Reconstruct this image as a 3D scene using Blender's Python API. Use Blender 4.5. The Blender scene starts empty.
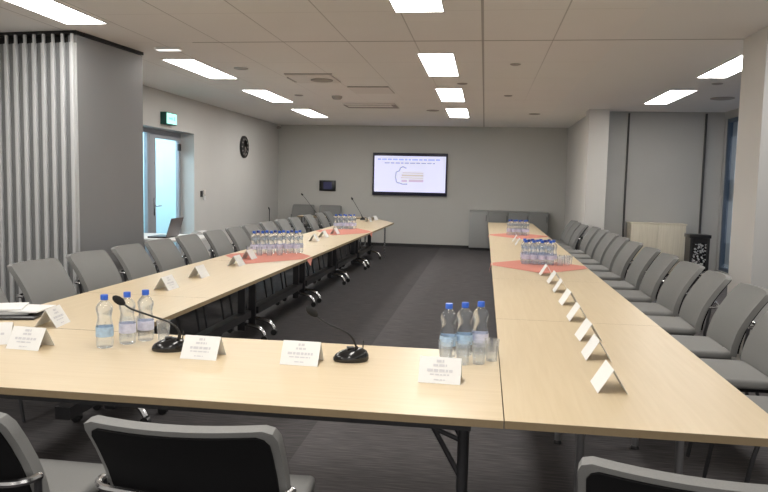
import bpy, bmesh, math, random
from mathutils import Vector, Matrix
random.seed(7)
C = bpy.context.scene.collection
PI = math.pi
H = 2.93            # ceiling height
TT = 0.74           # table top height
FAR = 17.2          # far wall

# ------------------------------------------------------------------ materials
def nt(name):
    m = bpy.data.materials.new(name); m.use_nodes = True
    return m, m.node_tree, m.node_tree.nodes['Principled BSDF']
def plain(name, col, rough=0.6, metal=0.0, spec=0.5, noise=0.0, nscale=40, bump=0.0, bscale=200):
    m, t, b = nt(name)
    b.inputs['Roughness'].default_value = rough
    b.inputs['Metallic'].default_value = metal
    b.inputs['Specular IOR Level'].default_value = spec
    tc = t.nodes.new('ShaderNodeTexCoord')
    n = t.nodes.new('ShaderNodeTexNoise'); n.inputs['Scale'].default_value = nscale; n.inputs['Detail'].default_value = 3
    t.links.new(tc.outputs['Object'], n.inputs['Vector'])
    mx = t.nodes.new('ShaderNodeMix'); mx.data_type = 'RGBA'
    mx.inputs['A'].default_value = tuple(max(0, c*(1-noise)) for c in col)+(1,)
    mx.inputs['B'].default_value = tuple(min(1, c*(1+noise)) for c in col)+(1,)
    t.links.new(n.outputs['Fac'], mx.inputs['Factor'])
    t.links.new(mx.outputs['Result'], b.inputs['Base Color'])
    if bump:
        n2 = t.nodes.new('ShaderNodeTexNoise'); n2.inputs['Scale'].default_value = bscale
        t.links.new(tc.outputs['Object'], n2.inputs['Vector'])
        bp = t.nodes.new('ShaderNodeBump'); bp.inputs['Strength'].default_value = bump; bp.inputs['Distance'].default_value = 0.002
        t.links.new(n2.outputs['Fac'], bp.inputs['Height']); t.links.new(bp.outputs['Normal'], b.inputs['Normal'])
    return m
def emit(name, col, s):
    m, t, b = nt(name)
    b.inputs['Base Color'].default_value = (col[0]*.8, col[1]*.8, col[2]*.8, 1)
    b.inputs['Emission Color'].default_value = col+(1,)
    b.inputs['Emission Strength'].default_value = s
    return m
def clear(name, tint, transp=0.6, ior=1.33, rough=0.02, haze=0.0):
    m, t, b = nt(name)
    b.inputs['Base Color'].default_value = tint+(1,)
    b.inputs['Transmission Weight'].default_value = 1
    b.inputs['Roughness'].default_value = rough
    b.inputs['IOR'].default_value = ior
    tr = t.nodes.new('ShaderNodeBsdfTransparent'); tr.inputs['Color'].default_value = tint+(1,)
    mx = t.nodes.new('ShaderNodeMixShader'); mx.inputs[0].default_value = transp
    out = t.nodes['Material Output']
    t.links.new(b.outputs[0], mx.inputs[1]); t.links.new(tr.outputs[0], mx.inputs[2])
    if haze:
        df = t.nodes.new('ShaderNodeBsdfDiffuse'); df.inputs['Color'].default_value = (.85, .9, .95, 1)
        m2 = t.nodes.new('ShaderNodeMixShader'); m2.inputs[0].default_value = haze
        t.links.new(mx.outputs[0], m2.inputs[1]); t.links.new(df.outputs[0], m2.inputs[2]); mx = m2
    t.links.new(mx.outputs[0], out.inputs['Surface'])
    return m
def wood(name, c1, c2, axis=1, rough=0.38, scale=1.0):
    m, t, b = nt(name)
    tc = t.nodes.new('ShaderNodeTexCoord'); mp = t.nodes.new('ShaderNodeMapping')
    sc = [14*scale]*3; sc[axis] = 0.7*scale
    mp.inputs['Scale'].default_value = sc
    t.links.new(tc.outputs['Object'], mp.inputs['Vector'])
    n = t.nodes.new('ShaderNodeTexNoise'); n.inputs['Scale'].default_value = 3; n.inputs['Detail'].default_value = 6; n.inputs['Distortion'].default_value = .6
    t.links.new(mp.outputs[0], n.inputs['Vector'])
    r = t.nodes.new('ShaderNodeValToRGB')
    r.color_ramp.elements[0].position = .3; r.color_ramp.elements[0].color = c1+(1,)
    r.color_ramp.elements[1].position = .72; r.color_ramp.elements[1].color = c2+(1,)
    t.links.new(n.outputs['Fac'], r.inputs[0]); t.links.new(r.outputs[0], b.inputs['Base Color'])
    b.inputs['Roughness'].default_value = rough
    return m
def mathn(t, op, a, bb=None, c=None):
    n = t.nodes.new('ShaderNodeMath'); n.operation = op
    for i, v in enumerate((a, bb, c)):
        if v is None: continue
        if isinstance(v, (int, float)): n.inputs[i].default_value = v
        else: t.links.new(v, n.inputs[i])
    return n.outputs[0]
def ceiling_mat():
    m, t, b = nt('ceiling_tiles')
    tc = t.nodes.new('ShaderNodeTexCoord'); sp = t.nodes.new('ShaderNodeSeparateXYZ')
    t.links.new(tc.outputs['Object'], sp.inputs[0])
    X, Y = sp.outputs[0], sp.outputs[1]
    # joints along the room every 0.66 m, cross joints every 1.2 m
    fx = mathn(t, 'ABSOLUTE', mathn(t, 'SUBTRACT', mathn(t, 'FRACT', mathn(t, 'DIVIDE', mathn(t, 'ADD', X, 0.0645+66+.33), .66)), .5))
    lx = mathn(t, 'LESS_THAN', fx, .0085)
    fy = mathn(t, 'ABSOLUTE', mathn(t, 'SUBTRACT', mathn(t, 'FRACT', mathn(t, 'DIVIDE', mathn(t, 'ADD', Y, 120-7.0+.6), 1.2)), .5))
    ly = mathn(t, 'LESS_THAN', fy, .006)
    zone = mathn(t, 'MULTIPLY', mathn(t, 'GREATER_THAN', X, -4.1), mathn(t, 'LESS_THAN', X, 1.20))
    fade = mathn(t, 'MULTIPLY', mathn(t, 'LESS_THAN', Y, 10.5), 1.0)
    cross = mathn(t, 'MULTIPLY', ly, .14)
    near = mathn(t, 'SUBTRACT', 1.0, mathn(t, 'DIVIDE', Y, 12.5)); near.node.use_clamp = True
    major = mathn(t, 'LESS_THAN', mathn(t, 'ABSOLUTE', mathn(t, 'SUBTRACT', Y, 7.0)), .014)
    centre = mathn(t, 'LESS_THAN', mathn(t, 'ABSOLUTE', mathn(t, 'ADD', X, .0645)), .011)
    line = mathn(t, 'MULTIPLY', zone, mathn(t, 'MAXIMUM', mathn(t, 'MULTIPLY', lx, mathn(t, 'MULTIPLY', near, .85)), cross))
    line = mathn(t, 'MAXIMUM', line, mathn(t, 'MULTIPLY', major, mathn(t, 'MULTIPLY', mathn(t, 'GREATER_THAN', X, -3.0), .75)))
    line = mathn(t, 'MAXIMUM', line, mathn(t, 'MULTIPLY', centre, .6))
    n = t.nodes.new('ShaderNodeTexNoise'); n.inputs['Scale'].default_value = 1.3; n.inputs['Detail'].default_value = 4
    t.links.new(tc.outputs['Object'], n.inputs['Vector'])
    base = t.nodes.new('ShaderNodeMix'); base.data_type = 'RGBA'
    base.inputs['A'].default_value = (.85, .825, .80, 1); base.inputs['B'].default_value = (.90, .875, .85, 1)
    t.links.new(n.outputs['Fac'], base.inputs['Factor'])
    # plain painted plaster strip next to the door wall and along the window side
    zs = mathn(t, 'SUBTRACT', 1.0, zone)
    pl = t.nodes.new('ShaderNodeMix'); pl.data_type = 'RGBA'; pl.inputs['B'].default_value = (.86, .845, .83, 1)
    t.links.new(zs, pl.inputs['Factor']); t.links.new(base.outputs['Result'], pl.inputs['A'])
    fin = t.nodes.new('ShaderNodeMix'); fin.data_type = 'RGBA'; fin.inputs['B'].default_value = (.22, .19, .17, 1)
    t.links.new(line, fin.inputs['Factor']); t.links.new(pl.outputs['Result'], fin.inputs['A'])
    t.links.new(fin.outputs['Result'], b.inputs['Base Color'])
    b.inputs['Roughness'].default_value = .9; b.inputs['Specular IOR Level'].default_value = .2
    return m
def carpet_mat():
    m, t, b = nt('carpet')
    tc = t.nodes.new('ShaderNodeTexCoord'); mp = t.nodes.new('ShaderNodeMapping'); mp.inputs['Scale'].default_value = (3.0, 40, 1)
    t.links.new(tc.outputs['Object'], mp.inputs['Vector'])
    n = t.nodes.new('ShaderNodeTexNoise'); n.inputs['Scale'].default_value = 2.0; n.inputs['Detail'].default_value = 6
    t.links.new(mp.outputs[0], n.inputs['Vector'])
    r = t.nodes.new('ShaderNodeValToRGB')
    e = r.color_ramp.elements
    e[0].position = .30; e[0].color = (.058, .054, .056, 1)
    e[1].position = .75; e[1].color = (.130, .118, .119, 1)
    k = r.color_ramp.elements.new(.52); k.color = (.085, .080, .083, 1)
    t.links.new(n.outputs['Fac'], r.inputs[0])
    sp = t.nodes.new('ShaderNodeSeparateXYZ'); t.links.new(tc.outputs['Object'], sp.inputs[0])
    # broadloom laid in strips: the strip edge at x = -1.02 shows as a change of tone
    band = mathn(t, 'GREATER_THAN', sp.outputs[0], -1.02)
    mx = t.nodes.new('ShaderNodeMix'); mx.data_type = 'RGBA'; mx.blend_type = 'MULTIPLY'; mx.inputs['Factor'].default_value = 1
    s = mathn(t, 'ADD', .82, mathn(t, 'MULTIPLY', band, .30))
    cb = t.nodes.new('ShaderNodeCombineColor')
    for i in range(3): t.links.new(s, cb.inputs[i])
    t.links.new(r.outputs[0], mx.inputs['A']); t.links.new(cb.outputs[0], mx.inputs['B'])
    t.links.new(mx.outputs['Result'], b.inputs['Base Color'])
    n2 = t.nodes.new('ShaderNodeTexNoise'); n2.inputs['Scale'].default_value = 300
    t.links.new(tc.outputs['Object'], n2.inputs['Vector'])
    bp = t.nodes.new('ShaderNodeBump'); bp.inputs['Strength'].default_value = .5; bp.inputs['Distance'].default_value = .004
    t.links.new(n2.outputs['Fac'], bp.inputs['Height']); t.links.new(bp.outputs['Normal'], b.inputs['Normal'])
    b.inputs['Roughness'].default_value = .95; b.inputs['Specular IOR Level'].default_value = .15
    return m

M = {}
M['ceiling'] = ceiling_mat()
M['carpet'] = carpet_mat()
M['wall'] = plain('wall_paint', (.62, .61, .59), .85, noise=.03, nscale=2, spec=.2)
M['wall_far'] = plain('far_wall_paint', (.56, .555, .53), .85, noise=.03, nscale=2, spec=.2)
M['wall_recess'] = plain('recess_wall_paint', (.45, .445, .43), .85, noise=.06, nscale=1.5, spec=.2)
M['pillar'] = plain('pillar_paint', (.66, .645, .62), .85, noise=.03, nscale=2, spec=.2)
M['pillar_grey'] = plain('pillar_paint_grey', (.43, .43, .43), .85, noise=.03, nscale=2, spec=.2)  # darker copy of the pillar paint, shading put into the colour
M['skirting'] = plain('skirting_black', (.02, .02, .022), .6)
M['birch'] = wood('birch_top', (.64, .515, .335), (.685, .56, .38), 1)
M['birchx'] = wood('birch_top_cross', (.64, .515, .335), (.685, .56, .38), 0)
M['edge'] = plain('table_edging', (.27, .20, .115), .5, noise=.1)
M['pale_wood'] = wood('pale_maple', (.60, .54, .43), (.70, .64, .52), 2, .5)
M['fabric'] = plain('grey_fabric', (.245, .245, .24), .9, spec=.15, noise=.12, nscale=260, bump=.4, bscale=500)
M['fabric_dark'] = plain('dark_grey_fabric', (.15, .155, .145), .9, spec=.15, noise=.1, nscale=260)
M['shell'] = plain('black_shell', (.006, .006, .007), .75, spec=.25)
M['chrome'] = plain('satin_chrome', (.55, .55, .56), .22, 1.0, noise=.05)
M['steel'] = plain('grey_steel', (.30, .30, .31), .4, .7, noise=.05)
M['darksteel'] = plain('dark_steel', (.055, .055, .06), .45, .5, noise=.1)
M['black'] = plain('black_plastic', (.012, .012, .013), .35, noise=.1)
M['gloss'] = plain('gloss_black', (.010, .010, .011), .16, spec=.6, noise=.1)
M['foam'] = plain('foam', (.010, .010, .010), .95, noise=.3, nscale=500)
M['paper'] = plain('paper', (.82, .82, .81), .75, noise=.02, spec=.2)
M['paper_warm'] = plain('paper_warm', (.80, .76, .71), .75, noise=.02, spec=.2)
M['ink'] = plain('ink', (.62, .62, .65), .8, noise=.05)
M['coral'] = plain('coral_cloth', (.64, .27, .215), .9, spec=.1, noise=.08, nscale=150)
M['bottle'] = clear('clear_bottle', (.93, .965, 1.0), .50, 1.30, .03, .05)
M['glass'] = clear('tumbler_glass', (.97, .985, 1.0), .66, 1.35, .02, .06)
M['pane'] = clear('window_pane', (.93, .96, .98), .93, 1.45, .0)
M['cap'] = plain('blue_cap', (.035, .13, .62), .4, noise=.05)
M['cap_navy'] = plain('navy_cap', (.03, .06, .30), .4, noise=.05)
M['blabel'] = plain('blue_label', (.42, .58, .80), .5, noise=.35, nscale=60)
M['blabel_lilac'] = plain('lilac_label', (.62, .63, .78), .5, noise=.3, nscale=60)
M['panelgrey'] = plain('partition_grey', (.255, .257, .265), .55, noise=.03, nscale=3)
M['alu'] = plain('aluminium', (.62, .63, .64), .38, .25, noise=.03, nscale=3)
M['fold'] = plain('fold_grey', (.19, .195, .20), .5, noise=.04)
M['light'] = emit('light_diffuser', (1.0, .97, .92), 17.0)
M['white'] = plain('white_paint', (.75, .75, .74), .5, noise=.02)
M['shade_dark'] = plain('dark_trim', (.07, .068, .066), .7)
M['offwhite'] = plain('off_white', (.78, .745, .71), .6, noise=.02)
M['shade'] = plain('vent_shadow', (.40, .37, .345), .8, noise=.1)  # warm grey of the ceiling discs, vent slots and camera body
M['cabinet'] = plain('cabinet_grey', (.36, .365, .36), .55, noise=.03)
M['cabinet2'] = plain('cabinet_grey_dark', (.25, .255, .25), .6, noise=.03)
M['bezel'] = plain('screen_bezel', (.02, .02, .045), .35, noise=.05)
M['slide'] = emit('slide', (.70, .71, .93), .68)
M['slide_blue'] = emit('slide_blue', (.42, .48, .85), .6)
M['slide_grey'] = emit('slide_grey', (.40, .42, .52), .6)
M['slide_beige'] = emit('slide_beige', (.60, .55, .50), .6)
M['slide_pink'] = emit('slide_pink', (.60, .50, .60), .6)
M['panel_blue'] = emit('panel_blue', (.02, .02, .06), .5)
M['exit_face'] = emit('exit_face', (.42, .95, .80), 1.1)
M['exit_mark'] = emit('exit_mark', (.20, .62, .55), .8)
M['exit_box'] = plain('exit_box', (.015, .09, .075), .5, noise=.1)
M['doorframe'] = plain('door_aluminium', (.40, .42, .46), .45, .3, noise=.03)
M['corridor'] = plain('corridor_paint', (.62, .80, .86), .9, noise=.02)
M['winframe'] = plain('window_frame', (.085, .115, .16), .5, noise=.05)
M['facade'] = plain('facade', (.05, .06, .08), .9, noise=.2, nscale=3)
M['lit'] = emit('lit_window', (.85, .9, 1.0), 1.2)
M['sparkle'] = plain('silver_inlay', (.62, .62, .62), .3, .6, noise=.3, nscale=30)
M['laptop_lid'] = plain('laptop_lid', (.16, .14, .14), .4, .3, noise=.05)

# ------------------------------------------------------------------ mesh helpers
def box(bm, x0, x1, y0, y1, z0, z1, bev=0.0, seg=2):
    r = bmesh.ops.create_cube(bm, size=1.0)
    vs = r['verts']
    bmesh.ops.scale(bm, vec=(x1-x0, y1-y0, z1-z0), verts=vs)
    bmesh.ops.translate(bm, vec=((x0+x1)/2, (y0+y1)/2, (z0+z1)/2), verts=vs)
    if bev > 0:
        es = list({e for v in vs for e in v.link_edges})
        bmesh.ops.bevel(bm, geom=es, offset=bev, segments=seg, affect='EDGES', profile=.5)
    return bm
def tube(bm, pts, r, n=8, caps=True):
    pts = [Vector(p) for p in pts]
    rs = r if isinstance(r, (list, tuple)) else [r]*len(pts)
    rings = []; ref = None
    for i, p in enumerate(pts):
        d = (pts[min(i+1, len(pts)-1)]-pts[max(i-1, 0)]).normalized()
        if ref is None:
            ref = Vector((0, 0, 1)) if abs(d.z) < .9 else Vector((1, 0, 0))
        a = (ref-d*ref.dot(d)).normalized(); ref = a; b = d.cross(a)
        rings.append([bm.verts.new(p+(a*math.cos(2*PI*k/n)+b*math.sin(2*PI*k/n))*rs[i]) for k in range(n)])
    for i in range(len(rings)-1):
        for k in range(n):
            bm.faces.new((rings[i][k], rings[i][(k+1) % n], rings[i+1][(k+1) % n], rings[i+1][k]))
    if caps:
        bm.faces.new(rings[0][::-1]); bm.faces.new(rings[-1])
    return bm
def smoothpath(pts, n=6):
    pts = [Vector(p) for p in pts]; out = []
    for i in range(len(pts)-1):
        p0 = pts[max(i-1, 0)]; p1 = pts[i]; p2 = pts[i+1]; p3 = pts[min(i+2, len(pts)-1)]
        for k in range(n):
            t = k/n
            out.append(.5*((2*p1)+(p2-p0)*t+(2*p0-5*p1+4*p2-p3)*t*t+(-p0+3*p1-3*p2+p3)*t**3))
    out.append(pts[-1]); return out
def lathe(bm, prof, n=20, c=(0, 0), close=True):
    rings = []
    for (r, z) in prof:
        rings.append([bm.verts.new((c[0]+r*math.cos(2*PI*k/n), c[1]+r*math.sin(2*PI*k/n), z)) for k in range(n)])
    for i in range(len(rings)-1):
        for k in range(n):
            bm.faces.new((rings[i][k], rings[i][(k+1) % n], rings[i+1][(k+1) % n], rings[i+1][k]))
    if close:
        bm.faces.new(rings[0][::-1]); bm.faces.new(rings[-1])
    return bm
def prism(bm, poly, z0, z1):
    a = [bm.verts.new((x, y, z0)) for x, y in poly]; b = [bm.verts.new((x, y, z1)) for x, y in poly]
    n = len(poly)
    bm.faces.new(a[::-1]); bm.faces.new(b)
    for k in range(n): bm.faces.new((a[k], a[(k+1) % n], b[(k+1) % n], b[k]))
    return bm
def poly(bm, pts):
    bm.faces.new([bm.verts.new(p) for p in pts]); return bm
def new(): return bmesh.new()
def obj(name, bm, m, parent=None, smooth=True, loc=None, mats=None):
    bmesh.ops.recalc_face_normals(bm, faces=bm.faces)
    me = bpy.data.meshes.new(name); bm.to_mesh(me); bm.free()
    for x in (mats or [m]): me.materials.append(x)
    if smooth:
        for p in me.polygons: p.use_smooth = True
        try: me.set_sharp_from_angle(angle=math.radians(38))
        except Exception: pass
    o = bpy.data.objects.new(name, me); C.objects.link(o)
    if parent is not None: o.parent = parent
    if loc: o.location = loc
    return o
def tag(o, label, cat, group=None):
    o['label'] = label; o['category'] = cat
    if group: o['group'] = group
    return o
def thing(name, label, cat, loc=(0, 0, 0), rz=0, group=None):
    o = bpy.data.objects.new(name, None); C.objects.link(o)
    o.location = loc; o.rotation_euler = (0, 0, rz)
    return tag(o, label, cat, group)
def struct(name, bm, m, smooth=False, mats=None):
    o = obj(name, bm, m, None, smooth, mats=mats); o['kind'] = 'structure'; return o
def dup(root, label, group=None, loc=None, rz=None, scale=None):
    r = root.copy(); C.objects.link(r)
    if loc is not None: r.location = loc
    if rz is not None: r.rotation_euler = (0, 0, rz)
    if scale: r.scale = scale
    r['label'] = label
    if group: r['group'] = group
    for ch in list(root.children):
        c = ch.copy(); C.objects.link(c); c.parent = r
        for g in ch.children:
            d = g.copy(); C.objects.link(d); d.parent = c
    return r
ORD = ['first', 'second', 'third', 'fourth', 'fifth', 'sixth', 'seventh', 'eighth', 'ninth', 'tenth', 'eleventh', 'twelfth', 'thirteenth', 'fourteenth', 'fifteenth', 'sixteenth', 'seventeenth']

# ------------------------------------------------------------------ room shell
XL = -5.12; XR = 4.19; YB = -3.0; T = .2
bm = new(); box(bm, XL-2.3, XR+T, YB-T, FAR+T, -.1, 0); struct('floor', bm, M['carpet'])
bm = new(); box(bm, XL-.1, XR+T, YB-T, FAR+T, H, H+.1); struct('ceiling', bm, M['ceiling'])
bm = new(); box(bm, XL-T, 2.1, FAR, FAR+T, 0, H); struct('wall_far', bm, M['wall_far'])
DY0, DY1, DZ = 9.95, 12.02, 2.34
bm = new()
box(bm, XL-.32, XL, YB, DY0, 0, H); box(bm, XL-.32, XL, DY1, FAR, 0, H); box(bm, XL-.32, XL, DY0, DY1, DZ, H)
struct('wall_left', bm, M['wall'])
bm = new(); box(bm, XL-.32, XR+T, YB-T, YB, 0, H); struct('wall_back', bm, M['wall'])
bm = new(); box(bm, 1.9, 2.1, 13.45, FAR, 0, H); struct('wall_right_far', bm, M['pillar'])
bm = new(); box(bm, 1.79, 2.14, 13.05, 13.45, 0, H, .004); struct('column_far', bm, M['pillar'])
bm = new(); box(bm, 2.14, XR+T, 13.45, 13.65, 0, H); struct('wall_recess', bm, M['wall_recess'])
bm = new()
WY0, WY1, WZ0, WZ1 = 9.2, 13.36, .12, 2.80
box(bm, XR, XR+T, YB, WY0, 0, H); box(bm, XR, XR+T, WY1, 13.45, 0, H); box(bm, XR, XR+T, WY0, WY1, 0, WZ0); box(bm, XR, XR+T, WY0, WY1, WZ1, H)
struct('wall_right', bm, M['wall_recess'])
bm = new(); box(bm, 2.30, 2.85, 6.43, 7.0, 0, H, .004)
for f in bm.faces: f.material_index = 1 if f.normal.y < -.9 else 0  # side towards the camera gets the painted-in shade
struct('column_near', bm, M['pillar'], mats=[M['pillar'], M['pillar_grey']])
for i, x in enumerate((2.545, 3.875)):
    bm = new(); box(bm, x-.013, x+.013, 13.40, 13.449, 0, H-.03); struct('trim_%d' % (i+1), bm, M['shade_dark'])
bm = new(); box(bm, XL+.012, 1.9, FAR-.014, FAR-.0005, 0, .075); struct('baseboard_far', bm, M['skirting'])
bm = new(); box(bm, XL+.0005, XL+.012, DY1+.02, FAR-.001, 0, .075); struct('baseboard_left', bm, M['skirting'])
bm = new(); box(bm, 2.15, XR, 13.436, 13.4495, 0, .075); struct('baseboard_recess', bm, M['skirting'])

# door with glazed leaf and side light, set back in the wall
d = bpy.data.objects.new('door_1', None); C.objects.link(d); d['kind'] = 'structure'
XD = -5.40
bm = new()
box(bm, XD-.03, XD+.03, DY0, DY0+.06, 0, DZ); box(bm, XD-.03, XD+.03, DY1-.05, DY1, 0, DZ); box(bm, XD-.03, XD+.03, DY0+.06, DY1-.05, DZ-.07, DZ)
box(bm, XD-.03, XD+.03, 10.76, 10.83, 0, DZ-.07)
obj('door_frame', bm, M['doorframe'], d, False)
bm = new()
ya, yb = 10.835, 11.965
box(bm, XD-.02, XD+.035, ya, ya+.20, .02, DZ-.075); box(bm, XD-.02, XD+.035, yb-.05, yb, .02, DZ-.075)
box(bm, XD-.02, XD+.035, ya+.20, yb-.05, .02, .22); box(bm, XD-.02, XD+.035, ya+.20, yb-.05, DZ-.14, DZ-.075)
lf = obj('door_leaf', bm, M['doorframe'], d, False)
bm = new(); box(bm, XD-.006, XD+.006, ya+.20, yb-.05, .22, DZ-.14); obj('door_pane', bm, M['pane'], lf, False)
bm = new(); box(bm, XD-.006, XD+.006, DY0+.06, 10.76, .05, DZ-.07); obj('side_light_pane', bm, M['pane'], d, False)
bm = new()
box(bm, XD+.035, XD+.045, ya+.11, ya+.15, .93, 1.22, .004)
tube(bm, [(XD+.04, ya+.13, 1.09), (XD+.09, ya+.13, 1.09), (XD+.095, ya+.27, 1.09)], .011)
obj('door_handle', bm, M['chrome'], lf)
bm = new(); lathe(bm, [(.022, 0), (.022, .012)], 14); o = obj('door_lock', bm, M['chrome'], lf); o.location = (XD+.035, ya+.17, 1.79); o.rotation_euler = (0, PI/2, 0)
bm = new(); box(bm, XD+.035, XD+.075, yb-.10, yb-.02, 2.03, 2.15, .006); obj('door_closer', bm, M['darksteel'], lf)
# bright corridor behind the door
bm = new(); box(bm, -7.3, -7.2, 8.5, 13.5, 0, H); struct('wall_corridor', bm, M['corridor'])
bm = new(); box(bm, -7.3, XL-.33, 8.4, 8.5, 0, H); box(bm, -7.3, XL-.33, 13.5, 13.6, 0, H); struct('wall_corridor_end', bm, M['corridor'])
bm = new(); box(bm, -7.3, XL-.33, 8.4, 13.6, H, H+.1); struct('ceiling_corridor', bm, M['corridor'])

# window on the right wall
w = bpy.data.objects.new('window_1', None); C.objects.link(w); w['kind'] = 'structure'
bm = new(); xw = XR+.06
for a, b_ in ((WY0, WY0+.06), (WY1-.05, WY1), (10.5, 10.6)): box(bm, xw-.03, xw+.05, a, b_, WZ0, WZ1)
box(bm, xw-.03, xw+.05, WY0, WY1, WZ0, WZ0+.06); box(bm, xw-.03, xw+.05, WY0, WY1, WZ1-.06, WZ1)
obj('window_frame', bm, M['winframe'], w, False)
for a, b_ in ((WY0+.06, 10.5), (10.6, WY1-.05)):
    bm = new(); box(bm, xw, xw+.01, a, b_, WZ0+.06, WZ1-.06); obj('window_pane', bm, M['pane'], w, False)
# building across the street
bd = thing('office_building', 'dark blue office building with lit windows seen through the tall side window', 'building', (9.5, 22, 0))
bm = new(); box(bm, 0, 6, -12, 20, -6, 14); obj('facade', bm, M['facade'], bd, False)
for i in range(-6, 14):
    for j in range(0, 5):
        if (i*3+j*5) % 5 == 0: continue
        bm = new(); box(bm, -.04, .02, i*1.15, i*1.15+.85, -1.2+j*1.5, -.2+j*1.5); obj('lit_window', bm, M['lit'], bd, False)

# ------------------------------------------------------------------ ceiling fittings
def light(x0, x1, y0, y1, label):
    t = thing('ceiling_light', label, 'light', ((x0+x1)/2, (y0+y1)/2, H), 0, 'recessed ceiling lights')
    hx, hy = (x1-x0)/2, (y1-y0)/2
    bm = new()
    for a in ((-hx-.012, -hx, -hy-.012, hy+.012), (hx, hx+.012, -hy-.012, hy+.012), (-hx, hx, -hy-.012, -hy), (-hx, hx, hy, hy+.012)):
        box(bm, *a, -.008, -.0005)
    obj('light_frame', bm, M['white'], t, False)
    bm = new(); box(bm, -hx, hx, -hy, hy, -.006, -.0005); obj('light_diffuser', bm, M['light'], t, False)
rows = [
 ('in the middle row', [(-.755, -.375, 4.30, 5.80), (-.75, -.38, 7.65, 9.18), (-.75, -.38, 10.40, 11.97), (-.75, -.37, 13.13, 14.80)],
  ['cut by the top of the photo', 'above the middle of the floor', 'third towards the screen', 'closest to the wall screen']),
 ('in the door-side row', [(-3.81, -3.43, 4.62, 6.10), (-3.77, -3.40, 7.95, 9.43), (-3.75, -3.38, 10.64, 12.22), (-3.75, -3.39, 13.42, 15.05)],
  ['beside the folding partition', 'just past the partition', 'third towards the screen', 'last before the far wall']),
 ('in the window-side row', [(2.55, 2.88, 7.78, 9.31), (2.53, 2.88, 10.5, 12.15)],
  ['partly hidden by the near column', 'in front of the recessed wall']),
]
for rn, ls, ds in rows:
    for L, dsc in zip(ls, ds): light(*L, 'bright rectangular ceiling light %s, %s' % (rn, dsc))
# lamps of the rows above and behind the camera
def area(name, loc, sx, sy, e, col=(1, .965, .91), rot=(0, 0, 0)):
    l = bpy.data.lights.new(name, 'AREA'); l.shape = 'RECTANGLE'; l.size = sx; l.size_y = sy; l.energy = e; l.color = col
    o = bpy.data.objects.new(name, l); C.objects.link(o); o.location = loc; o.rotation_euler = rot; return o
for x in (-3.6, -.57, 2.7):
    for y in (2.3, -.6):
        area('ceiling_lamp', (x, y, H-.01), .37, 1.5, 34 if x < 1 else 14)
area('ceiling_lamp', (2.7, 5.1, H-.01), .37, 1.5, 34)
area('rear_window_light', (-.5, YB+.05, 1.6), 8.0, 2.2, 45, (1, .97, .93), (PI/2, 0, 0))  # added soft fill from behind the camera; the back wall has no window
area('corridor_lamp', (-6.4, 11.2, H-.02), 1.2, 3.5, 120, (.80, .95, 1.0))  # added lamp standing in for daylight behind the door glass

def disc(label, x, y, r, h=.018, m='offwhite', name='smoke_detector', cat='detector'):
    bm = new(); lathe(bm, [(r, 0), (r, -h*.5), (r*.75, -h), (r*.2, -h*1.05)], 18)
    o = obj(name, bm, M[m], loc=(x, y, H-.0005)); return tag(o, label, cat)
disc('dark round ceiling detector between the cassette vent and the slotted grille', -2.415, 11.37, .085, .05, 'shade')
disc('small round ceiling speaker above the door-side table, beyond the first light', -3.05, 8.6, .09, .012, 'shade', 'ceiling_speaker', 'speaker')
disc('small flat ceiling sprinkler between the two distant door-side lights', -3.02, 11.26, .07, .012, 'shade', 'ceiling_sprinkler', 'sprinkler')
disc('small ceiling sprinkler over the floor just past the second middle light', -.352, 9.9, .07, .012, 'shade', 'ceiling_sprinkler', 'sprinkler')
disc('small ceiling sprinkler beside the long joint, level with the second middle light', .30, 8.34, .06, .012, 'shade', 'ceiling_sprinkler', 'sprinkler')
disc('small ceiling sprinkler beside the long joint, level with the third middle light', .31, 11.2, .065, .012, 'shade', 'ceiling_sprinkler', 'sprinkler')
disc('round ceiling speaker near the far wall, window side of the long joint', .90, 14.0, .11, .012, 'shade', 'ceiling_speaker', 'speaker')
disc('round ceiling speaker close to the last middle light', -1.02, 13.5, .12, .012, 'shade', 'ceiling_speaker', 'speaker')
disc('round ceiling vent in front of the tall side window', 3.5, 11.4, .17, .02, 'shade', 'ceiling_vent', 'vent')
disc('small round ceiling sprinkler beside the window-side lights', 2.95, 9.85, .07, .012, 'shade', 'ceiling_sprinkler', 'sprinkler')
def cassette(label, x0, x1, y0, y1, disc_part):
    t = thing('ceiling_vent', label, 'vent', ((x0+x1)/2, (y0+y1)/2, H))
    hx, hy = (x1-x0)/2, (y1-y0)/2
    bm = new(); box(bm, -hx, hx, -hy, hy, -.022, -.0005, .006); obj('vent_plate', bm, M['offwhite'], t)
    bm = new()
    if disc_part:
        box(bm, -hx-.05, -hx-.012, -hy*.2, hy+.0, -.012, -.0005); box(bm, -hx, hx*1.1, -hy-.035, -hy-.01, -.010, -.0005)
        lathe(bm, [(.15, -.022), (.15, -.035), (.10, -.04)], 20, (hx*.35, hy*.1))
    else:
        box(bm, -hx, hx, hy*.25, hy*.62, -.030, -.0225); box(bm, hx*.86, hx, -hy*.8, hy*.25, -.030, -.0225); box(bm, -hx, -hx*.93, -hy*.7, hy*.25, -.030, -.0225)
        box(bm, -hx*.9, hx*.8, -hy*.55, -hy*.48, -.026, -.0225)
    obj('vent_slot', bm, M['shade'], t, False)
cassette('white square ceiling cassette with dark slots nearer the screen wall', -2.52, -1.6, 12.3, 13.05, False)
cassette('square ceiling hatch with a dark round outlet, nearer than the slotted cassette', -2.62, -2.02, 9.05, 9.75, True)
t = thing('ceiling_vent', 'small ceiling hatch outlined beside the slotted cassette', 'vent', (-1.72, 10.6, H))
bm = new(); box(bm, -.3, .3, -.35, .35, -.012, -.0005); obj('vent_plate', bm, M['offwhite'], t, False)
bm = new(); box(bm, -.3, .3, -.385, -.352, -.012, -.0005); obj('vent_slot', bm, M['shade'], t, False)
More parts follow.
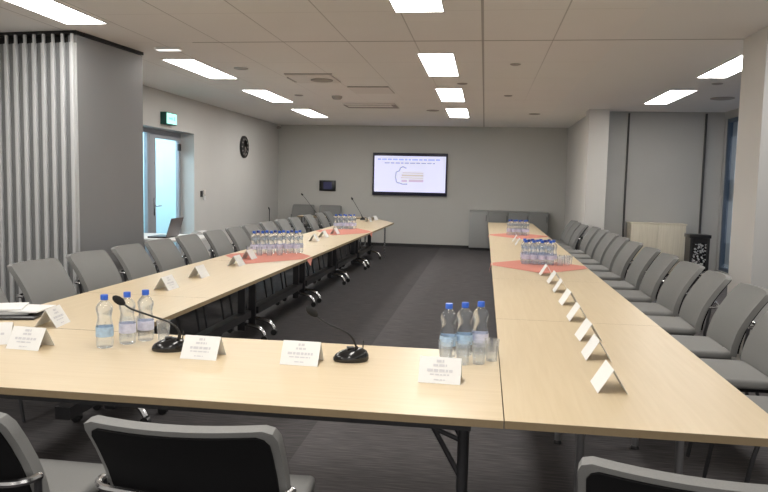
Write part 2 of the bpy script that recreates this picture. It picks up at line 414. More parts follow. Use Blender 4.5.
t = thing('emergency_light', 'small white emergency light on the ceiling beside the folding partition', 'light', (-3.37, 7.25, H))
bm = new(); box(bm, -.14, .14, -.05, .05, -.028, -.0005, .008); obj('light_housing', bm, M['white'], t)
bm = new(); box(bm, -.125, .125, -.04, .04, -.033, -.0285, .002); obj('light_diffuser', bm, emit('emergency_diffuser', (1, 1, .97), 1.0), t)
t = thing('security_camera', 'small dark camera in the corner of ceiling and far wall', 'camera', (-5.05, 17.0, H))
bm = new(); box(bm, -.03, .03, -.03, .03, -.06, -.0005, .005); obj('camera_mount', bm, M['offwhite'], t)
bm = new(); tube(bm, [(0, .06, -.075), (0, -.09, -.09)], .035, 12); obj('camera_body', bm, M['shade'], t)

# ------------------------------------------------------------------ wall things
def walltv():
    t = thing('wall_screen', 'large flat screen on the far wall showing a pale slide', 'screen', (-1.81, FAR, 1.765))
    R = Matrix.Rotation(0, 4, 'Y')
    bm = new(); box(bm, -.91, .91, -.075, -.0005, -.515, .515, .01); obj('bezel', bm, M['bezel'], t)
    s = None
    bm = new(); box(bm, -.868, .868, -.080, -.0755, -.43, .44); s = obj('display', bm, M['slide'], t, False)
    def rect(bm, x0, x1, z0, z1, y=-.083): poly(bm, [(x0, y, z0), (x1, y, z0), (x1, y, z1), (x0, y, z1)])
    bm = new(); x = -.79
    random.seed(3)
    while x < .75:
        wd = random.uniform(.06, .16); rect(bm, x, min(x+wd, .79), .335, .375); x += wd+.025
    obj('title_text', bm, M['slide_blue'], s, False)
    bm = new(); x = -.62
    while x < .58:
        wd = random.uniform(.05, .14); rect(bm, x, min(x+wd, .62), .255, .285); x += wd+.025
    obj('subtitle_text', bm, M['slide_grey'], s, False)
    bm = new()
    out = [(-.08, .145), (-.17, .185), (-.23, .15), (-.25, .085), (-.33, .05), (-.345, -.07), (-.315, -.20), (-.23, -.215), (-.17, -.24), (-.05, -.235)]
    for (a, b_) in zip(out[:-1], out[1:]):
        v = Vector((b_[0]-a[0], b_[1]-a[1])).normalized(); n = Vector((-v.y, v.x))*.016
        poly(bm, [(a[0]+n.x, -.083, a[1]+n.y), (a[0]-n.x, -.083, a[1]-n.y), (b_[0]-n.x, -.083, b_[1]-n.y), (b_[0]+n.x, -.083, b_[1]+n.y)])
    obj('outline_logo', bm, M['slide_grey'], s, False)
    bm = new()
    rect(bm, -.18, .34, .02, .05); rect(bm, -.20, .34, -.05, .0); rect(bm, -.22, .34, -.10, -.07)
    obj('logo_text', bm, M['slide_beige'], s, False)
    bm = new(); rect(bm, -.02, .34, -.185, -.12); rect(bm, -.20, -.06, -.19, -.13); obj('logo_subtext', bm, M['slide_pink'], s, False)
walltv()
t = thing('wall_panel', 'small black display panel on the far wall beside the screen', 'panel', (-3.85, FAR, 1.45))
bm = new(); box(bm, -.205, .205, -.05, -.0005, -.13, .13, .008); obj('housing', bm, M['black'], t)
bm = new(); box(bm, -.10, .11, -.055, -.0505, -.085, .085); obj('display', bm, M['panel_blue'], t, False)
t = thing('exit_sign', 'green lit exit sign box on the wall above the glass door', 'sign', (XL, 10.9, 2.5))
bm = new(); box(bm, .0005, .10, -.20, .18, -.10, .095, .005); obj('sign_box', bm, M['exit_box'], t)
bm = new(); box(bm, .1005, .108, -.185, .165, -.085, .08); f = obj('sign_face', bm, M['exit_face'], t, False)
bm = new()
def rx(y0, y1, z0, z1): poly(bm, [(.110, y0, z0), (.110, y1, z0), (.110, y1, z1), (.110, y0, z1)])
rx(-.12, -.02, -.018, .012); poly(bm, [(.110, -.02, -.04), (.110, .03, -.003), (.110, -.02, .035)]); rx(.05, .11, -.03, .03)
obj('sign_marking', bm, M['exit_mark'], f, False)
t = thing('wall_clock', 'round black wall clock on the door-side wall', 'clock', (XL, 14.6, 2.245))
def toX(o): o.rotation_euler = (0, PI/2, 0)
bm = new(); lathe(bm, [(.235, .0005), (.235, .04), (.215, .05), (.205, .04)], 36); o = obj('clock_case', bm, M['black'], t); toX(o)
bm = new(); lathe(bm, [(.205, .036), (.205, .040)], 36); o = obj('clock_dial', bm, M['black'], t); toX(o)
bm = new()
for k in range(12):
    a = 2*PI*k/12; c_, s_ = math.cos(a), math.sin(a)
    poly(bm, [(.043, c_*.15-s_*.012, s_*.15+c_*.012), (.043, c_*.15+s_*.012, s_*.15-c_*.012), (.043, c_*.19+s_*.012, s_*.19-c_*.012), (.043, c_*.19-s_*.012, s_*.19+c_*.012)])
obj('hour_marks', bm, M['offwhite'], t, False)
for nm, a, l in (('hour_hand', -.9, .10), ('minute_hand', -1.75, .16)):
    bm = new(); c_, s_ = math.cos(a), math.sin(a)
    poly(bm, [(.046, -s_*.012, c_*.012), (.046, s_*.012, -c_*.012), (.046, c_*l+s_*.008, s_*l-c_*.008), (.046, c_*l-s_*.008, s_*l+c_*.008)])
    obj(nm, bm, M['offwhite'], t, False)
t = thing('wall_switch', 'small wall controls between glass door and wall clock', 'switch', (XL, 12.4, 1.28))
bm = new(); box(bm, .0005, .02, -.11, -.03, -.06, .05, .004); obj('black_switch', bm, M['black'], t)
bm = new(); box(bm, .0005, .02, .02, .11, -.02, .07, .004); obj('white_thermostat', bm, M['offwhite'], t)
bm = new(); box(bm, .0005, .02, .02, .11, -.12, -.04, .004); obj('light_switch', bm, M['white'], t)

# ------------------------------------------------------------------ folding partition stack
t = thing('folding_partition', 'grey folding wall panels stacked against the door-side wall under a ceiling track', 'partition', (0, 0, 0))
pz1 = H-.115
px = -3.865; pw = .104
for k in range(12):
    x1 = px-k*pw; x0 = x1-pw+.004
    bm = new()
    box(bm, x0+.006, x1-(0 if k == 0 else .006), 6.40, 7.52, .015, H-.04 if k == 0 else pz1)
    p_ = obj('panel', bm, M['panelgrey'], t, False)
    bm = new()      # stepped metal end profile with a bright nose
    box(bm, x0, x1, 6.385, 6.40, .015, pz1)
    box(bm, x1-.045, x1-.004, 6.34, 6.385, .015, pz1, .008)
    obj('end_profile', bm, M['alu'], p_)
    bm = new(); box(bm, x0+.004, x1-.050, 6.362, 6.384, .015, pz1, .004); obj('seal_strip', bm, M['fold'], p_)
    bm = new(); tube(bm, [(x1-.025, 6.37, pz1), (x1-.025, 6.37, H-.035)], .012); box(bm, x1-.036, x1-.013, 6.352, 6.372, pz1, H-.034)
    tube(bm, [(x1-.05, 7.2, pz1), (x1-.05, 7.2, H-.035)], .012)
    obj('hanger', bm, M['alu'], p_)
bm = new(); box(bm, XL+.02, -3.86, 6.38, 6.50, H-.032, H-.0005); box(bm, -3.93, -3.855, 6.5, 7.53, H-.032, H-.0005); box(bm, XL+.02, -3.9, 7.45, 7.55, H-.032, H-.0005)
box(bm, XL+.02, -3.90, 6.47, 6.475, pz1+.005, H-.033); box(bm, -3.93, -3.92, 6.5, 7.5, pz1+.002, H-.033)
obj('ceiling_track', bm, M['black'], t, False)
t.location = (-3.905, 6.34, 0); t.rotation_euler = (0, 0, -math.radians(5.0))
for c_ in t.children:
    for v in c_.data.vertices: v.co.x += 3.865; v.co.y -= 6.34
    for g_ in c_.children:
        for v in g_.data.vertices: v.co.x += 3.865; v.co.y -= 6.34

# ------------------------------------------------------------------ tables
def table_top(t, poly_, mat='birch'):
    bm = new(); prism(bm, poly_, TT-.002, TT); prism(bm, poly_, TT-.028, TT-.0022)
    me = bm
    bmesh.ops.recalc_face_normals(bm, faces=bm.faces)
    for f in bm.faces:
        f.material_index = 0 if f.calc_center_median().z > TT-.0025 and abs(f.normal.z) > .5 else 1
    o = obj('tabletop', bm, M[mat], t, False, mats=[M[mat], M['edge']])
    return o
def rect(x0, x1, y0, y1): return [(x0, y0), (x1, y0), (x1, y1), (x0, y1)]
def tfoot(t, x, y, span, sgn, tilt=1):
    """a black post on a curved chrome foot with castors; foot runs across the table"""
    bm = new(); box(bm, x-.035, x+.035, y-.02, y+.02, .10, TT-.06, .005); box(bm, x-.25, x+.25, y-.02, y+.02, TT-.06, TT-.03)
    l = obj('leg', bm, M['darksteel'], t)
    bm = new()
    pts = smoothpath([(x-span, y, .065), (x-span*.82, y, .125), (x-span*.4, y, .155), (x, y, .16), (x+span*.4, y, .155), (x+span*.82, y, .125), (x+span, y, .065)], 4)
    tube(bm, pts, .019, 8); obj('foot', bm, M['chrome'], l)
    for s in (-1, 1):
        bm = new(); lathe(bm, [(.010, -.022), (.030, -.020), (.030, .020), (.010, .022)], 14)
        o = obj('caster', bm, M['black'], l); o.rotation_euler = (PI/2, 0, 0); o.location = (x+s*(span), y, .031)
def post(t, x, y, m='steel', r=.019):
    bm = new(); tube(bm, [(x, y, .012), (x, y, TT-.03)], r, 12); l = obj('leg', bm, M[m], t)
    bm = new(); lathe(bm, [(r+.006, 0), (r+.006, .012), (r, .02)], 12, (x, y)); obj('foot_cap', bm, M['black'], l)
# door-side row
LX0, LX1 = -2.735, -1.815
lj = [3.42, 4.55, 6.72, 8.70, 10.64, 12.55, 14.34]
for i in range(len(lj)-1):
    a, b_ = lj[i]+.002, lj[i+1]-.002
    t = thing('folding_table', 'birch folding table with castor feet, %s in the door-side row from the cross table' % ORD[i], 'table', (0, 0, 0), 0, 'door-side row of tables')
    table_top(t, rect(LX0, LX1, a, b_))
    xm = (LX0+LX1)/2
    for y in (a+(.62 if i == 0 else .05), b_-.26): tfoot(t, xm, y, .23, 1)
    bm = new(); box(bm, xm-.02, xm+.02, a+.11, b_-.11, TT-.10, TT-.03); box(bm, xm-.045, xm+.045, a+.11, b_-.11, .20, .27)
    obj('crossbar', bm, M['darksteel'], t, False)
# screen-end corner and head table
t = thing('corner_table', 'birch corner table with a slanted end closest to the screen', 'table')
table_top(t, [(-1.83, 14.345), (-2.44, 15.85), (LX0, 15.85), (LX0, 14.345)])
for (x, y) in ((-2.02, 14.5), (-2.6, 14.5), (-2.6, 15.5)): post(t, x, y, 'chrome')
t = thing('head_table', 'pale head table below the far wall, behind the door-side row of chairs', 'table')
table_top(t, rect(-4.30, LX0-.004, 15.98, 16.40), 'birchx')
for (x, y) in ((-4.22, 16.08), (-2.85, 16.08), (-4.22, 16.33), (-2.85, 16.33)): post(t, x, y, 'chrome')
# cross table, nearest the camera
t = thing('cross_table', 'long birch cross table closing the row ends, in front of three chairs', 'table')
table_top(t, rect(LX0, .092, 2.405, 3.415), 'birchx')
bm = new(); box(bm, LX0+.2, -.02, 2.52, 2.56, TT-.085, TT-.029); box(bm, LX0+.2, -.02, 3.25, 3.29, TT-.085, TT-.029); obj('underframe', bm, M['darksteel'], t, False)
for (x, y, s) in ((-.052, 2.75, 1), (-.052, 3.15, 1), (-2.5, 2.75, -1), (-2.5, 3.15, -1)):
    bm = new(); tube(bm, [(x, y, .012), (x, y, TT-.03)], .021, 12)
    l = obj('leg', bm, M['darksteel'], t)
    bm = new(); tube(bm, [(x, y, .37), (x-s*.19, y, TT-.035)], .011, 8); tube(bm, [(x, y, .53), (x-s*.115, y, .575)], .010, 8); obj('brace', bm, M['darksteel'], l)
    bm = new(); lathe(bm, [(.027, 0), (.027, .012), (.022, .025)], 12, (x, y)); obj('foot_cap', bm, M['black'], l)
# column-side row
RX0, RX1 = .096, 1.05
rj = [2.405, 4.30, 6.18, 8.06, 9.95, 11.83, 13.72, 15.58]
for i in range(len(rj)-1):
    a, b_ = rj[i]+.0015, rj[i+1]-.0015
    t = thing('straight_table', 'birch table on round grey legs, %s in the column-side row from the cross table' % ORD[i], 'table', (0, 0, 0), 0, 'column-side row of tables')
    table_top(t, rect(RX0, RX1, a, b_))
    ya = a+.95 if i == 0 else a+.25
    for y in (ya, b_-(.03 if i == 0 else .25)):
        for x in (.49, .94): post(t, x, y)
    bm = new()
    for x in (.49, .94): box(bm, x-.015, x+.015, ya, b_-.25, TT-.07, TT-.029)
    obj('underframe', bm, M['darksteel'], t, False)

# ------------------------------------------------------------------ chairs
ZT = .885
def back_y(z):      # recline profile
    ks = [(.43, -.185), (.52, -.195), (.62, -.225), (.70, -.265), (.78, -.315), (.875, -.385)]
    for (z0, y0), (z1, y1) in zip(ks[:-1], ks[1:]):
        if z <= z1: 
            f = (z-z0)/(z1-z0); return y0+(y1-y0)*f
    return ks[-1][1]
def back_panel(bm, hw_top, hw_bot, z0, z1, off, thick, rad, nu=16, nv=12, bow=.055):
    fr, rr = [], []
    for j in range(nv+1):
        a, b_ = [], []
        for i in range(nu+1):
            u = -1+2*i/nu; v = j/nv
            hw = hw_bot+(hw_top-hw_bot)*v
            x = u*hw; z = z0+(z1-z0)*v
            dx = abs(x)-(hw-rad); dz = z-(z1-rad)
            if dx > 0 and dz > 0:
                mxx = max(dx, dz); nn = math.hypot(dx, dz)
                k = mxx/nn
                x = math.copysign(hw-rad+dx*k, x); z = z1-rad+dz*k
            y = back_y(z)-bow*(1-(x/.28)**2)
            a.append(bm.verts.new((x, y-off, z))); b_.append(bm.verts.new((x, y-off-thick, z-thick*.12)))
        fr.append(a); rr.append(b_)
    for j in range(nv):
        for i in range(nu):
            bm.faces.new((fr[j][i], fr[j][i+1], fr[j+1][i+1], fr[j+1][i])); bm.faces.new((rr[j][i], rr[j+1][i], rr[j+1][i+1], rr[j][i+1]))
    ring = [(0, i) for i in range(nu)]+[(j, nu) for j in range(nv)]+[(nv, i) for i in range(nu, 0, -1)]+[(j, 0) for j in range(nv, 0, -1)]
    for k in range(len(ring)):
        (j0, i0), (j1, i1) = ring[k], ring[(k+1) % len(ring)]
        bm.faces.new((fr[j0][i0], rr[j0][i0], rr[j1][i1], fr[j1][i1]))
    return bm
def make_chair(label, loc, rz, group):
    t = thing('conference_chair', label, 'chair', loc, rz, group)
    bm = new()
    box(bm, -.255, .255, -.215, .235, .425, .480, .020, 3)
    obj('seat', bm, M['fabric'], t)
    bm = new(); box(bm, -.235, .235, -.20, .21, .405, .4255, .004); obj('seat_pan', bm, M['shell'], t)
    bm = new(); back_panel(bm, .275, .270, .455, ZT, 0, .042, .034); obj('backrest', bm, M['fabric'], t)
    bm = new(); back_panel(bm, .254, .250, .47, ZT-.022, .0425, .010, .04); obj('back_shell', bm, M['shell'], t)
    bm = new()
    zl = .655
    tube(bm, smoothpath([(-.288, -.285, zl-.003), (-.288, -.30, zl), (-.275, -.335, zl), (-.22, -.365, zl), (0, -.395, zl), (.22, -.365, zl), (.275, -.335, zl), (.288, -.30, zl), (.288, -.285, zl-.003)], 5), .0115, 8)
    obj('frame', bm, M['chrome'], t)
    for s in (-1, 1):
        bm = new(); tube(bm, smoothpath([(s*.24, -.37, .008), (s*.265, -.275, .40), (s*.275, -.275, .50), (s*.286, -.292, .65)], 4), .0115, 8); obj('leg', bm, M['darksteel'], t)
        bm = new(); tube(bm, smoothpath([(s*.24, .24, .008), (s*.235, .17, .38), (s*.22, .08, .400)], 4), .0115, 8); obj('leg', bm, M['darksteel'], t)
    return t
chair0 = None
def chair(loc, rz, label, group, scale=None):
    global chair0
    if chair0 is None:
        chair0 = make_chair(label, loc, rz, group); return chair0
    return dup(chair0, label, group, loc, rz, scale)
# three near chairs facing the cross table, seen from behind
G = 'chairs at the near side of the cross table'
chair((-.82, 2.20, 0), math.radians(2), 'grey chair with black back shell, whole back seen before the cross table', G)
chair((-1.575, 2.165, 0), 0, 'grey chair with black back cut by the picture edge, below the papers', G)
chair((.60, 2.10, 0), -math.radians(11), 'grey chair with black back shell below the column-side table corner', G)
# column-side row: faces -X
G = 'chairs along the column-side table row'
ys = [4.0-.72, 4.28-.05, 4.95, 5.67, 6.38, 7.12, 7.88, 8.66, 9.42, 10.18, 10.94, 11.70, 12.46, 13.2, 13.95]
ys = [2.62, 3.38, 4.13, 4.88+.02, 5.66, 6.40, 7.18, 7.92, 8.72, 9.46, 10.22, 10.98, 11.74, 12.48, 13.22, 13.96]
ys = [3.62, 4.42, 5.14, 5.92, 6.62, 7.42, 8.16, 9.02, 9.80, 10.58, 11.36, 12.14, 12.9, 13.62, 14.34]
for i, y in enumerate(ys):
    x = 1.455 if y < 12.6 else 1.36
    chair((x, y, 0), PI/2+random.uniform(-.04, .04), 'grey upholstered chair, %s in the column-side row from the cross table' % ORD[i], G)
# door-side row: faces +X
G = 'chairs along the door-side table row'
ys = [4.20, 5.0, 5.74, 6.47, 7.13, 7.87, 8.68, 9.45, 10.12, 10.93, 11.75, 12.55, 13.65, 14.6, 15.4]
for i, y in enumerate(ys):
    chair((-3.04, y, 0), -PI/2+random.uniform(-.04, .04), 'grey upholstered chair, %s in the door-side row from the cross table' % ORD[i], G)
G = 'chairs behind the head table'
chair((-4.42, 16.66, 0), PI, 'dark grey chair behind the head table, closer to the door-side wall', G, (1, 1, 1.10))
chair((-3.74, 16.66, 0), PI, 'dark grey chair behind the head table, below the black wall panel', G, (1, 1, 1.10))

# ------------------------------------------------------------------ coral cloths
def cloth(name_label, cx, cy, hx, hy, x0, x1):
    """square cloth laid as a diamond; its tips fold over the table edges"""
    bm = new(); n = 18
    g = []
    for j in range(n+1):
        r = []
        for i in range(n+1):
            a = -1+2*i/n; b_ = -1+2*j/n
            x = cx+(a+b_)/2*hx; y = cy+(b_-a)/2*hy
            z = TT+.0025
            if x < x0-.004: z = TT-(x0-.004-x)*.9+.0; x = x0-.006-(x0-.006-x)*.15
            if x > x1+.004: z = TT-(x-x1-.004)*.9; x = x1+.006+(x-x1-.006)*.15
            r.append(bm.verts.new((x, y, z)))
        g.append(r)
    for j in range(n):
        for i in range(n): bm.faces.new((g[j][i], g[j][i+1], g[j+1][i+1], g[j+1][i]))
    o = obj('table_cloth', bm, M['coral'], smooth=True)
    tag(o, name_label, 'cloth', 'coral cloths under the bottles')
cloth('coral diamond cloth under the middle bottles on the column-side row', .57, 7.30, .575, .66, RX0, RX1)
cloth('coral diamond cloth under the bottles at the screen end of the column-side row', .57, 11.62, .56, .72, RX0, RX1)
cloth('coral diamond cloth under the middle bottles on the door-side row', -2.245, 7.25, .53, .75, LX0, LX1)
cloth('coral diamond cloth under the bottles at the screen end of the door-side row', -2.245, 11.35, .53, .95, LX0, LX1)

# ------------------------------------------------------------------ bottles
BH = .253
def make_bottle(label, group, loc, lab='blabel', cap='cap'):
    t = thing('water_bottle', label, 'bottle', loc, random.uniform(0, 6), group)
    bm = new()
    lathe(bm, [(.030, 0), (.037, .004), (.0395, .02), (.0390, .045), (.0395, .060), (.0395, .100), (.0365, .115), (.0320, .138), (.0315, .148), (.034, .162), (.0385, .182), (.0380, .194), (.032, .207), (.021, .219), (.0145, .227), (.0135, .232)], 22)
    obj('bottle_body', bm, M['bottle'], t)
    bm = new(); lathe(bm, [(.0398, .055), (.0402, .058), (.0402, .099), (.0398, .101)], 22, close=False); obj('paper_label', bm, M[lab], t)
    bm = new(); lathe(bm, [(.0165, .228), (.0172, .230), (.0172, .250), (.0155, .253)], 18); obj('bottle_cap', bm, M[cap], t)
    return t
bot = {}
def bottle(key, label, group, x, y):
    if key not in bot:
        bot[key] = make_bottle(label, group, (x, y, TT+.0005), *{'blue': ('blabel', 'cap'), 'lilac': ('blabel_lilac', 'cap'), 'navy': ('blabel_lilac', 'cap_navy')}[key]); return
    dup(bot[key], label, group, (x, y, TT+.0005), random.uniform(0, 6))
G = 'bottles beside the gooseneck microphone on the cross table'
bottle('blue', 'blue-capped water bottle by the microphone, closest to the papers, light blue label', G, -1.762, 3.085)
bottle('lilac', 'blue-capped water bottle behind the microphone head, middle of three', G, -1.700, 3.185)
bottle('lilac', 'blue-capped water bottle nearest the drinking glass, last of three by the microphone', G, -1.648, 3.270)
G = 'bottles at the column-side end of the cross table'
bottle('blue', 'blue-capped water bottle behind the name card, first of three beside the tumblers', G, -.145, 3.275)
bottle('blue', 'blue-capped water bottle behind the tumblers, middle of three', G, -.071, 3.325)
bottle('lilac', 'dark blue-capped water bottle behind the tumblers, closest to the table joint', G, .003, 3.370)
def cluster(x0, y0, dx, dy, nx, ny, where, group, ends, skew=0.0, st=.04):
    rown = ['near', 'second', 'third']
    for j in range(ny):
        for i in range(nx):
            key = 'lilac' if j == 0 else ('navy' if (i+j) % 2 else 'lilac')
            lab = 'bottle %s, %s from the %s, %s line' % (where, ORD[i], ends, rown[j])
            bottle(key, lab, group, x0+i*dx+(j % 2)*st+random.uniform(-.0015, .0015), y0+j*dy+i*skew+random.uniform(-.004, .004))
cluster(.44, 7.40, .0835, .092, 4, 3, 'on column-side middle cloth', 'bottles on the middle cloth of the column-side row', 'inner edge')
cluster(.42, 11.70, .0835, .095, 4, 2, 'on column-side far cloth', 'bottles on the screen-end cloth of the column-side row', 'inner edge')
cluster(-2.475, 7.42, .0815, .11, 6, 2, 'on door-side middle cloth', 'bottles on the middle cloth of the door-side row', 'chairs', .05, .012)
cluster(-2.50, 11.85, .0835, .13, 4, 2, 'on door-side far cloth', 'bottles on the screen-end cloth of the door-side row', 'chairs', .02, .03)

# tumblers
def make_glass(label, group, loc):
    t = thing('drinking_glass', label, 'glass', loc, 0, group)
    bm = new(); lathe(bm, [(.001, 0), (.026, 0), (.0345, .10), (.0330, .10), (.0255, .008), (.001, .007)], 20, close=False)
    obj('glass_bowl', bm, M['glass'], t); return t
g0 = None
def glass(label, group, x, y, z=TT+.0005):
    global g0
    if g0 is None: g0 = make_glass(label, group, (x, y, z))
    else: dup(g0, label, group, (x, y, z))
G = 'tumblers at the column-side end of the cross table'
glass('clear tumbler half hidden behind the name card, first of the tumblers by the bottles', G, -.150, 3.165)
glass('clear tumbler in front of the middle bottle, second of the four', G, -.072, 3.150)
glass('clear tumbler in front of the dark-capped bottle, third of the four', G, .000, 3.175)
glass('clear tumbler beside the dark-capped bottle at the table joint', G, .058, 3.245)
glass('clear tumbler between the last bottle and the microphone base on the cross table', 'tumblers by the microphone', -1.565, 3.29)
glass('clear tumbler behind the middle bottle by the microphone', 'tumblers by the microphone', -1.755, 3.33)
for i, (x, y) in enumerate(((.79, 7.36), (.865, 7.42), (.82, 7.50), (.90, 7.52))):
    glass('small tumbler beside the column-side middle bottles, %s towards the chairs' % ORD[i], 'tumblers on the middle cloth of the column-side row', x, y)
for i, (x, y) in enumerate(((-2.46, 7.22), (-2.36, 7.25), (-2.26, 7.29), (-2.16, 7.34))):
    glass('small tumbler before the door-side middle bottles, %s from the chairs' % ORD[i], 'tumblers on the middle cloth of the door-side row', x, y)

# ------------------------------------------------------------------ name cards (folded tents)
def make_card(L=.172, W=.118, Hh=.096):
    """ridge along local x; printed face looks to -y"""
    bm = new(); th = .0012
    a = [(-W/2, 0), (0, Hh), (W/2, 0)]
    b_ = [(-W/2+th*1.6, 0), (0, Hh-th*2), (W/2-th*1.6, 0)]
    for s in (-L/2, L/2): pass
    V = lambda s, q: bm.verts.new((s, q[0], q[1]))
    A = [[V(s, q) for q in a] for s in (-L/2, L/2)]; B = [[V(s, q) for q in b_] for s in (-L/2, L/2)]
    for k in range(2):
        bm.faces.new((A[0][k], A[1][k], A[1][k+1], A[0][k+1])); bm.faces.new((B[0][k+1], B[1][k+1], B[1][k], B[0][k]))
        bm.faces.new((A[0][k], A[0][k+1], B[0][k+1], B[0][k])); bm.faces.new((A[1][k+1], A[1][k], B[1][k], B[1][k+1]))
    for k in (0, 2): bm.faces.new((A[0][k], A[1][k], B[1][k], B[0][k]))
    return bm
def text_bm(seed, L=.172, W=.118, Hh=.096):
    rnd = random.Random(seed); bm = new()
    rows_ = [(.84, .030, .012), (.68, .050, .010), (.48, .105, .012), (.33, .085, .006), (.14, .04, .005)]
    for (f, wd, hh) in rows_:
        wd *= rnd.uniform(.85, 1.15); x = -wd/2
        while x < wd/2-.004:
            s = min(rnd.uniform(.008, .024), wd/2-x)
            def P(xx, g): return (xx, -W/2*(1-g)-.0012, Hh*g+.0008)
            poly(bm, [P(x, f-hh/.12*.5), P(x+s, f-hh/.12*.5), P(x+s, f+hh/.12*.5), P(x, f+hh/.12*.5)])
            x += s+.004
    return bm
cards = [0]
cardmesh = None
def card(x, y, rz, label, group, text=False):
    global cardmesh
    if cardmesh is None:
        o = obj('name_card', make_card(), M['paper'], smooth=False); cardmesh = o.data
    else:
        o = bpy.data.objects.new('name_card', cardmesh); C.objects.link(o)
    o.location = (x, y, TT+.0006); o.rotation_euler = (0, 0, rz)
    tag(o, label, 'name card', group)
    if text:
        cards[0] += 1
        obj('printed_text', text_bm(cards[0]), M['ink'], o, False)
    return o
G = 'printed name cards on the cross table'
card(-2.32, 3.06, .35, 'white folded name card cut by the picture edge, beside the papers', G, True)
card(-2.095, 3.01, -.06, 'white printed name card between the papers and the bottles, facing the near chairs', G, True)
card(-1.245, 3.02, -.03, 'white printed name card beside the microphone with black foam head held high', G, True)
card(-.782, 3.02, -.02, 'white printed name card beside the microphone leaning over the open floor', G, True)
card(-.155, 2.87, -.03, 'white printed name card in front of the bottles and tumblers', G, True)
G = 'name cards along the column-side table row'
rc = [(2.85, .02), (3.18+.20, .0), (3.80, .04), (4.35, .0), (4.93, .05), (5.50, -.02), (6.0, .03), (6.52, 0), (9.75, .02), (10.35, .0)]
rx_ = [.525, .555, .578, .592, .605, .612, .612, .585, .50, .485]
for i, ((y, a), x) in enumerate(zip(rc, rx_)):
    card(x, y+.05, PI/2*-1+.0+a, 'white folded name card, %s along the column-side row from the cross table' % ORD[i], G)
G = 'name cards along the door-side table row'
lc = [(3.50, -2.30), (4.85, -2.28), (5.52, -2.31), (6.38, -2.30), (6.95, -2.37), (9.35, -2.27), (10.05, -2.30), (10.75, -2.28)]
for i, (y, x) in enumerate(lc):
    card(x, y, PI/2+(.15 if i == 0 else random.uniform(-.06, .06)), 'white folded name card, %s along the door-side row from the papers' % ORD[i], G, i < 2)
G = 'name cards on the corner table'
card(-2.36, 14.45, PI/2-.1, 'white folded name card on the corner table, closer to the bottles', G)
card(-2.33, 15.05, PI/2-.3, 'white folded name card on the corner table, by the slanted end', G)

# papers on a black folder
o = None
bm = new(); box(bm, -.19, .19, -.15, .15, 0, .014, .003); f = obj('document_folder', bm, M['black'], loc=(-2.69, 3.68, TT+.0005)); f.rotation_euler = (0, 0, .25)
tag(f, 'flat black document folder under white papers at the cross table corner', 'folder')
for i, (dx, dy, a, hh) in enumerate(((-.05, .01, .32, .014), (.03, .03, .12, .008), (-.09, -.02, .42, .010))):
    bm = new(); box(bm, -.16, .16, -.113, .113, 0, hh, .001)
    z = TT+.0155+sum((.014, .008, .010)[:i])+.0006*i
    f = obj('paper_sheaf', bm, M['paper'], loc=(-2.69+dx, 3.70+dy, z)); f.rotation_euler = (0, 0, a)
    tag(f, 'white sheaf of papers on the black folder, %s of the pile' % ['lowest', 'middle', 'topmost'][i], 'papers', 'papers on the black folder')

# ------------------------------------------------------------------ microphones
def micro(label, base, rz, neck, tall=False, head=True):
    """neck: world points relative to nothing (world); base: x, y"""
    t = thing('gooseneck_microphone', label, 'microphone', (base[0], base[1], TT+.0005), 0)
    bm = new()
    n = 20; rings = []
    prof = [(0.0, .94), (.008, 1.0), (.022, .98), (.038, .86), (.050, .62), (.057, .30)]
    for (z, s) in prof:
        rg = []
        for k in range(n):
            a = 2*PI*k/n; x = math.cos(a)*.082*s; y = math.sin(a)*.056*s
            zz = z*(1.0+.25*x/.08)
            rg.append(bm.verts.new((x*math.cos(rz)-y*math.sin(rz), x*math.sin(rz)+y*math.cos(rz), zz)))
        rings.append(rg)
    for i in range(len(rings)-1):
        for k in range(n): bm.faces.new((rings[i][k], rings[i][(k+1) % n], rings[i+1][(k+1) % n], rings[i+1][k]))
    bm.faces.new(rings[0][::-1]); bm.faces.new(rings[-1])
    b = obj('microphone_base', bm, M['gloss'], t)
    bm = new(); c_, s_ = math.cos(rz), math.sin(rz)
    box(bm, -.02, .012, -.014, .014, .058, .064, .002)
    for v in bm.verts: v.co = Vector((v.co.x*c_-v.co.y*s_, v.co.x*s_+v.co.y*c_, v.co.z))
    obj('talk_button', bm, M['darksteel'], b)
    rel = [Vector(p)-Vector((base[0], base[1], TT+.0005)) for p in neck]
    bm = new(); pts = smoothpath(rel, 8)
    rr = [.0085 if i < 7 else .0048 for i in range(len(pts))]
    tube(bm, pts, rr, 8); nk = obj('gooseneck', bm, M['black'], t)
    d = (rel[-1]-rel[-2]).normalized(); e = rel[-1]
    bm = new(); tube(bm, [e-d*.012, e, e+d*.012, e+d*.03, e+d*.046, e+d*.054], [.007, .014, .0185, .0185, .013, .004], 12)
    obj('foam_head', bm, M['foam'], nk)
    bm = new(); tube(bm, [(.055*c_-.03*s_, .055*s_+.03*c_, .03), (.058*c_-.032*s_, .058*s_+.032*c_, .085)], .003, 6)
    obj('antenna', bm, M['black'], b)
    return t
micro('black gooseneck microphone leaning towards the three bottles by the papers', (-1.445, 3.10), .25,
      [(-1.40, 3.10, .785), (-1.392, 3.09, .83), (-1.425, 3.075, .875), (-1.515, 3.06, .908), (-1.605, 3.05, .937), (-1.648, 3.045, .965)])
micro('black gooseneck microphone leaning over the open floor before the castor tables', (-.575, 3.10), .25,
      [(-.545, 3.10, .785), (-.553, 3.09, .815), (-.572, 3.08, .855), (-.61, 3.075, .882), (-.69, 3.07, .915), (-.735, 3.068, .950)])
micro('tall gooseneck microphone on the head table before the chair nearest the wall panel', (-3.88, 16.22), 1.6,
      [(-3.88, 16.22, .785), (-3.95, 16.15, .90), (-4.08, 16.05, 1.10), (-4.17, 15.98, 1.225)])
